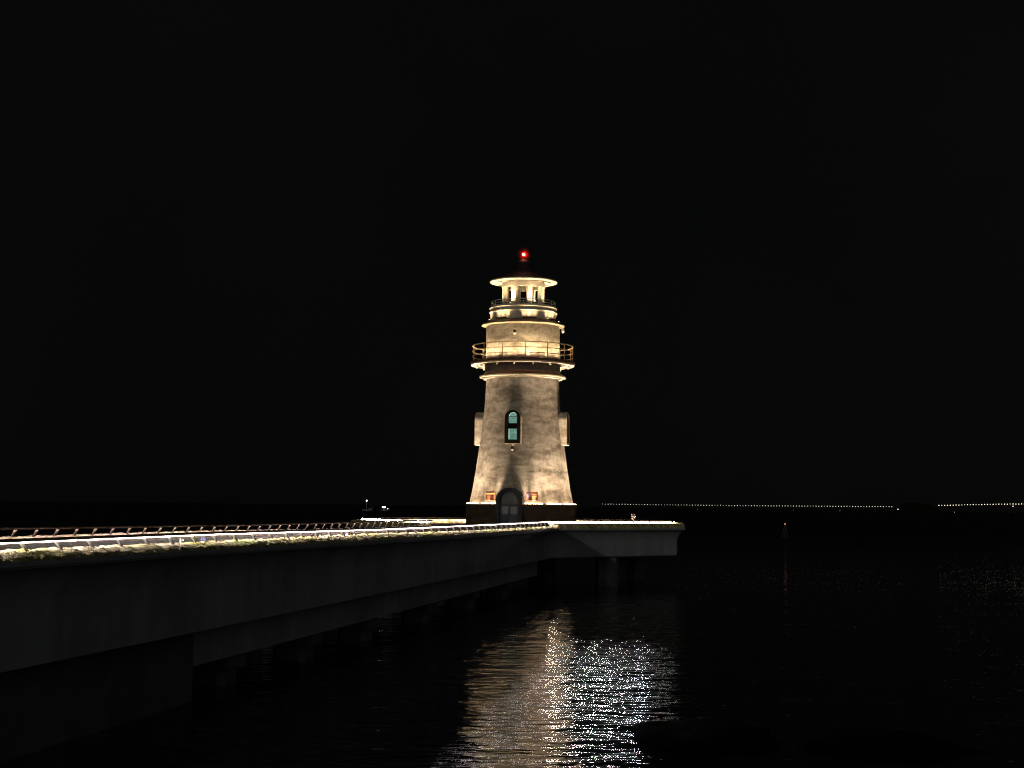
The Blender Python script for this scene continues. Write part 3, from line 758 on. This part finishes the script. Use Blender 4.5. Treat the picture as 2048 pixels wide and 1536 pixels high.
# ------------------------------------------------------------------ rocks in the foreground water
M_rock = vary('wet_black_rock', (.002,.002,.002), (.006,.006,.005), 3, .8, .6, .05, spec=.03)
def rock(name, cx, cy, rx, ry, rz_, seed, label, ang=0):
    m = MB().sphere((0,0,0), 1, 48, 28)
    V = []
    for p in m.v:
        q = Vector(p); d = 1 + .28*noise.noise(q*1.3+Vector((seed,0,0))) + .14*noise.noise(q*3.1+Vector((0,seed,0))) + .06*noise.noise(q*8)
        V.append((q.x*rx*d, q.y*ry*d, q.z*rz_*d))
    m.v = V; o = m.build(name, M_rock, None, 40); o.location = (cx, cy, -.12); o.rotation_euler = (0,0,ang)
    return tag(o, label, 'rock', 'low rocks in the foreground water')
rock('rock', 4.9, 36.2, 1.75, 2.9, .42, 3.1, 'broad low black rock awash in the foreground, cutting into the light on the water')
rock('rock', 8.6, 35.2, 2.3, 2.6, .30, 8.4, 'flat dark rock at the lower right, right of the broad black rock')

# ------------------------------------------------------------------ far bridge, its lamps, island, buoys, boats
def at(px, Yd, el): return ((px_az(px))*Yd, Yd, CAM_Z + el*Yd)
TA = [(1160,.0466),(1200,.0601),(1400,.1275),(1480,.1544),(1780,.2554),(1880,.2891),(1960,.3161),(2048,.3457),(2200,.397)]
TE = [(1160,.00180),(1200,.00185),(1400,.00179),(1480,.00176),(1780,.00212),(1880,.00331),(1960,.00426),(2048,.00490),(2200,.0050)]
TY = [(1100,8300),(1480,7500),(1780,7000),(1880,6800),(2048,6400),(2200,6100)]
def px_az(px): return interp(px, TA)
def bpt(px): Yd = interp(px, TY); return Vector((px_az(px)*Yd, Yd, CAM_Z + interp(px, TE)*Yd))
br = empty('bridge', (bpt(1480).x, bpt(1480).y, 0), label='long low road bridge far across the bay on the right, rising to the right', cat='bridge')
m = MB(); PX = list(range(1150, 2200, 12)); kx = 4
for px in PX:
    p = bpt(px); z = p.z - 9
    m.v += [(p.x, p.y-9, z), (p.x, p.y+9, z), (p.x, p.y+9, z-2.5), (p.x, p.y-9, z-2.5)]
m.f = [(i*4+q, i*4+(q+1) % 4, (i+1)*4+(q+1) % 4, (i+1)*4+q) for i in range(len(PX)-1) for q in range(4)]; m.m = [0]*len(m.f)
child_world(m.build('deck', M_bridge), br)
for i in range(0, 60):
    p = bpt(1155 + i*17.4); m = MB()
    m.box(p.x-1.5, p.x+1.5, p.y-6, p.y+6, -3, p.z-11.4); child_world(m.build('bridge_pier', M_bridge), br)
LM = [emis(f'bridge_lamp_{n_}', c_, s_, False) for n_, c_, s_ in (('faint', (1,.92,.78), .45), ('mid', (1,.92,.74), 1.1), ('bright', (1,.86,.60), 2.4))]
def lampmesh(i):
    m = MB().tube([(0,0,-9), (0,0,0)], .12, 6).sphere((0,0,.3), 1.9, 10, 6, (1,1,.9), 1)
    me_o = m.build('bridge_lamp', [M_rail, LM[i]]); return me_o
protos = [lampmesh(i) for i in range(3)]; used = [False]*3
xs_ = []; px = 1205.0
while px < 1784: xs_.append(px); px += 5.62
px = 1878.0
while px < 2052: xs_.append(px); px += 5.7
rr = random.Random(12)
for i, px in enumerate(xs_):
    if px < 1500: kd = 1 if rr.random() < .35 else 0
    elif px < 1800: kd = 1 if rr.random() < .85 else 0
    else: kd = 2 if rr.random() < .75 else 1
    if not used[kd]: o = protos[kd]; used[kd] = True
    else: o = protos[kd].copy(); C.objects.link(o)
    o.location = bpt(px); o.location.z += rr.uniform(-.6, .6)
    part = 'left' if px < 1800 else 'right'
    tag(o, f'tiny glowing road lamp on the far bridge, in the row {"left" if px < 1800 else "right"} of the dark island', 'street lamp', f'lamps on the far bridge {"left" if px < 1800 else "right"} of the island')
# island
m = MB(); n = 60; k = 14
ic = (2500*.2730, 2500.0)
for i in range(n):
    for j in range(k):
        a = 2*pi*i/n; t_ = j/(k-1); r = 1-t_
        ex, ey = 40*r*cos(a), 60*r*sin(a)
        h = 19*(t_**.42) + 3.0*noise.noise(Vector((ex*.12, ey*.12, 1))) * (t_ > .02)
        m.v.append((ic[0]+ex, ic[1]+ey, h if j else -2))
m.f = [(i*k+j, ((i+1) % n)*k+j, ((i+1) % n)*k+j+1, i*k+j+1) for i in range(n) for j in range(k-1)]; m.m = [0]*len(m.f)
tag(m.build('island_hill', mat('dark_scrub', (.01,.012,.008), .95, spec=.1), None, 60), kind='structure')
# buoys
def buoy(px_tan, el, hl, col, s, size, label, lampr):
    Yd = (hl - CAM_Z)/el; x = px_tan*Yd
    o = empty('buoy', (x, Yd, 0), label=label, cat='buoy', group='lit buoys on the bay')
    MB().lathe([(.001,-.6),(.8*size,-.5),(.9*size,.1),(.7*size,.35),(.001,.4)], 20).build('float', M_redtile, o, 40)
    m = MB()
    for q in range(4): m.tube([(.5*size*cos(q*pi/2), .5*size*sin(q*pi/2), .3), (.10*cos(q*pi/2), .10*sin(q*pi/2), hl-.1)], .04*size, 6)
    m.build('tower', M_rail, o)
    MB().sphere((0,0,hl), lampr, 12, 8).build('lamp', emis('buoy_lamp_%d' % int(px_tan*10000), col, s, False), o, 80)
buoy(.1847, -.01019, 2.6, (1,.36,.26), .55, 1.0, 'nearest buoy with a red light, alone on the water right of the platform', .16)
buoy(.1258, -.00091, 2.6, (.8,.8,.8), .35, 1.4, 'distant buoy with a faint light, leftmost below the bridge lamps', .5)
buoy(.1904, -.00074, 2.6, (.9,.85,.8), .35, 1.4, 'distant buoy with a faint light, just right of the red buoy and far behind it', .6)
buoy(.2217, -.00092, 2.6, (.9,.6,.5), .5, 1.4, 'distant buoy with a dull reddish light, midway between red buoy and island', .55)
buoy(.2988, -.00112, 2.6, (.85,.95,.9), .9, 1.4, 'distant buoy with a pale light, right of the dark island', .5)
o = empty('beacon_post', (.2608*2440, 2440, 2.0), label='bright white navigation light at the left foot of the dark island', cat='navigation light')
MB().tube([(0,0,-4), (0,0,4.5)], .15, 8).build('pole', M_rail, o); MB().sphere((0,0,4.7), .62, 12, 8).build('lamp', emis('nav_lamp', (.95,1,1), 3.0, False), o, 80)
o = empty('lamp_mast', (.3383*4000, 4000, 0), label='bright orange lamp low at the far right below the bridge lamps', cat='lamp')
MB().tube([(0,0,-2), (0,0,18)], .3, 8).build('pole', M_rail, o); MB().sphere((0,0,18.6), 1.5, 12, 8).build('lamp', emis('mast_lamp', (1,.72,.42), 1.5, False), o, 80)

M_hull = vary('pale_hull_paint', (.10,.13,.13), (.20,.24,.24), 1, .5)
def hull(Lh, Wh, Hh):
    m = MB(); n = 14; k = 7
    for i in range(n):
        t_ = i/(n-1); w = Wh*.5*(sin(pi*min(1, t_*1.15+.18))**.6 if t_ < .75 else (1-(t_-.75)/.25)**.7*.93 + .02); sheer = Hh*(1+.45*(2*t_-1)**2)
        for j in range(k):
            s_ = j/(k-1); a = pi*s_
            y = -w*cos(a); z = -.35*Hh*sin(a)**.7 if 0 < j < k-1 else sheer
            m.v.append(((t_-.5)*Lh, y, z))
    m.f = [(i*k+j, (i+1)*k+j, (i+1)*k+j+1, i*k+j+1) for i in range(n-1) for j in range(k-1)] + [(i*k, i*k+k-1, (i+1)*k+k-1, (i+1)*k) for i in range(n-1)]
    m.f += [tuple(range(k)), tuple((n-1)*k+j for j in range(k))]; m.m = [0]*len(m.f); return m
Yb = 1330; xb = (739-1024)/2960*Yb
o = empty('fishing_boat', (xb, Yb, 0), radians(-4), label='small fishing boat with tall lit mast, left one of two far boats', cat='boat', group='fishing boats behind the pier')
hull(9.5, 2.6, 1.0).build('hull', M_hull, o, 50)
MB().box(1.2, 3.4, -.9, .9, .7, 2.3).build('cabin', M_hull, o, None, .08)
MB().tube([(-1,0,.3), (-1,0,8.6)], [.16,.10], 8).build('mast', M_white, o, 50)
MB().tube([(-1,0,8.2), (5.2,0,2.5)], .06, 6).tube([(3.2,0,2.2), (7.0,0,4.2)], .10, 6).build('rigging', M_steel, o)
MB().sphere((-1,0,8.9), .62, 12, 8).build('lamp', M_boatlamp, o, 80)
pl = bpy.data.lights.new('boat_light', 'POINT'); pl.energy = 60; pl.color = (.85,.97,1); pl.shadow_soft_size = .4
po_ = bpy.data.objects.new('boat_light', pl); C.objects.link(po_); po_.parent = o; po_.location = (-1, -.9, 8.6)
Yb2 = 1420; xb2 = (774-1024)/2960*Yb2
o = empty('fishing_boat', (xb2, Yb2, 0), radians(8), label='small fishing boat with a cluster of white deck lights, right one of two far boats', cat='boat', group='fishing boats behind the pier')
hull(8.5, 2.5, 1.0).build('hull', M_hull, o, 50)
MB().box(.6, 2.8, -.9, .9, .7, 2.4).build('cabin', M_hull, o, None, .08)
MB().tube([(-1.2,0,.3), (-1.2,0,3.6)], .08, 8).build('mast', M_white, o, 50)
for c_, r_ in (((-1.2,-.3,2.9), .72), ((-2.3,-.3,3.3), .55), ((-.2,-.3,3.3), .55), ((2.4,-.9,1.6), .35)):
    MB().sphere(c_, r_, 12, 8).build('lamp', M_boatlamp, o, 80)
pl = bpy.data.lights.new('boat_light', 'POINT'); pl.energy = 90; pl.color = (.85,.95,1); pl.shadow_soft_size = .4
po_ = bpy.data.objects.new('boat_light', pl); C.objects.link(po_); po_.parent = o; po_.location = (-1.2, -1.6, 3.2)
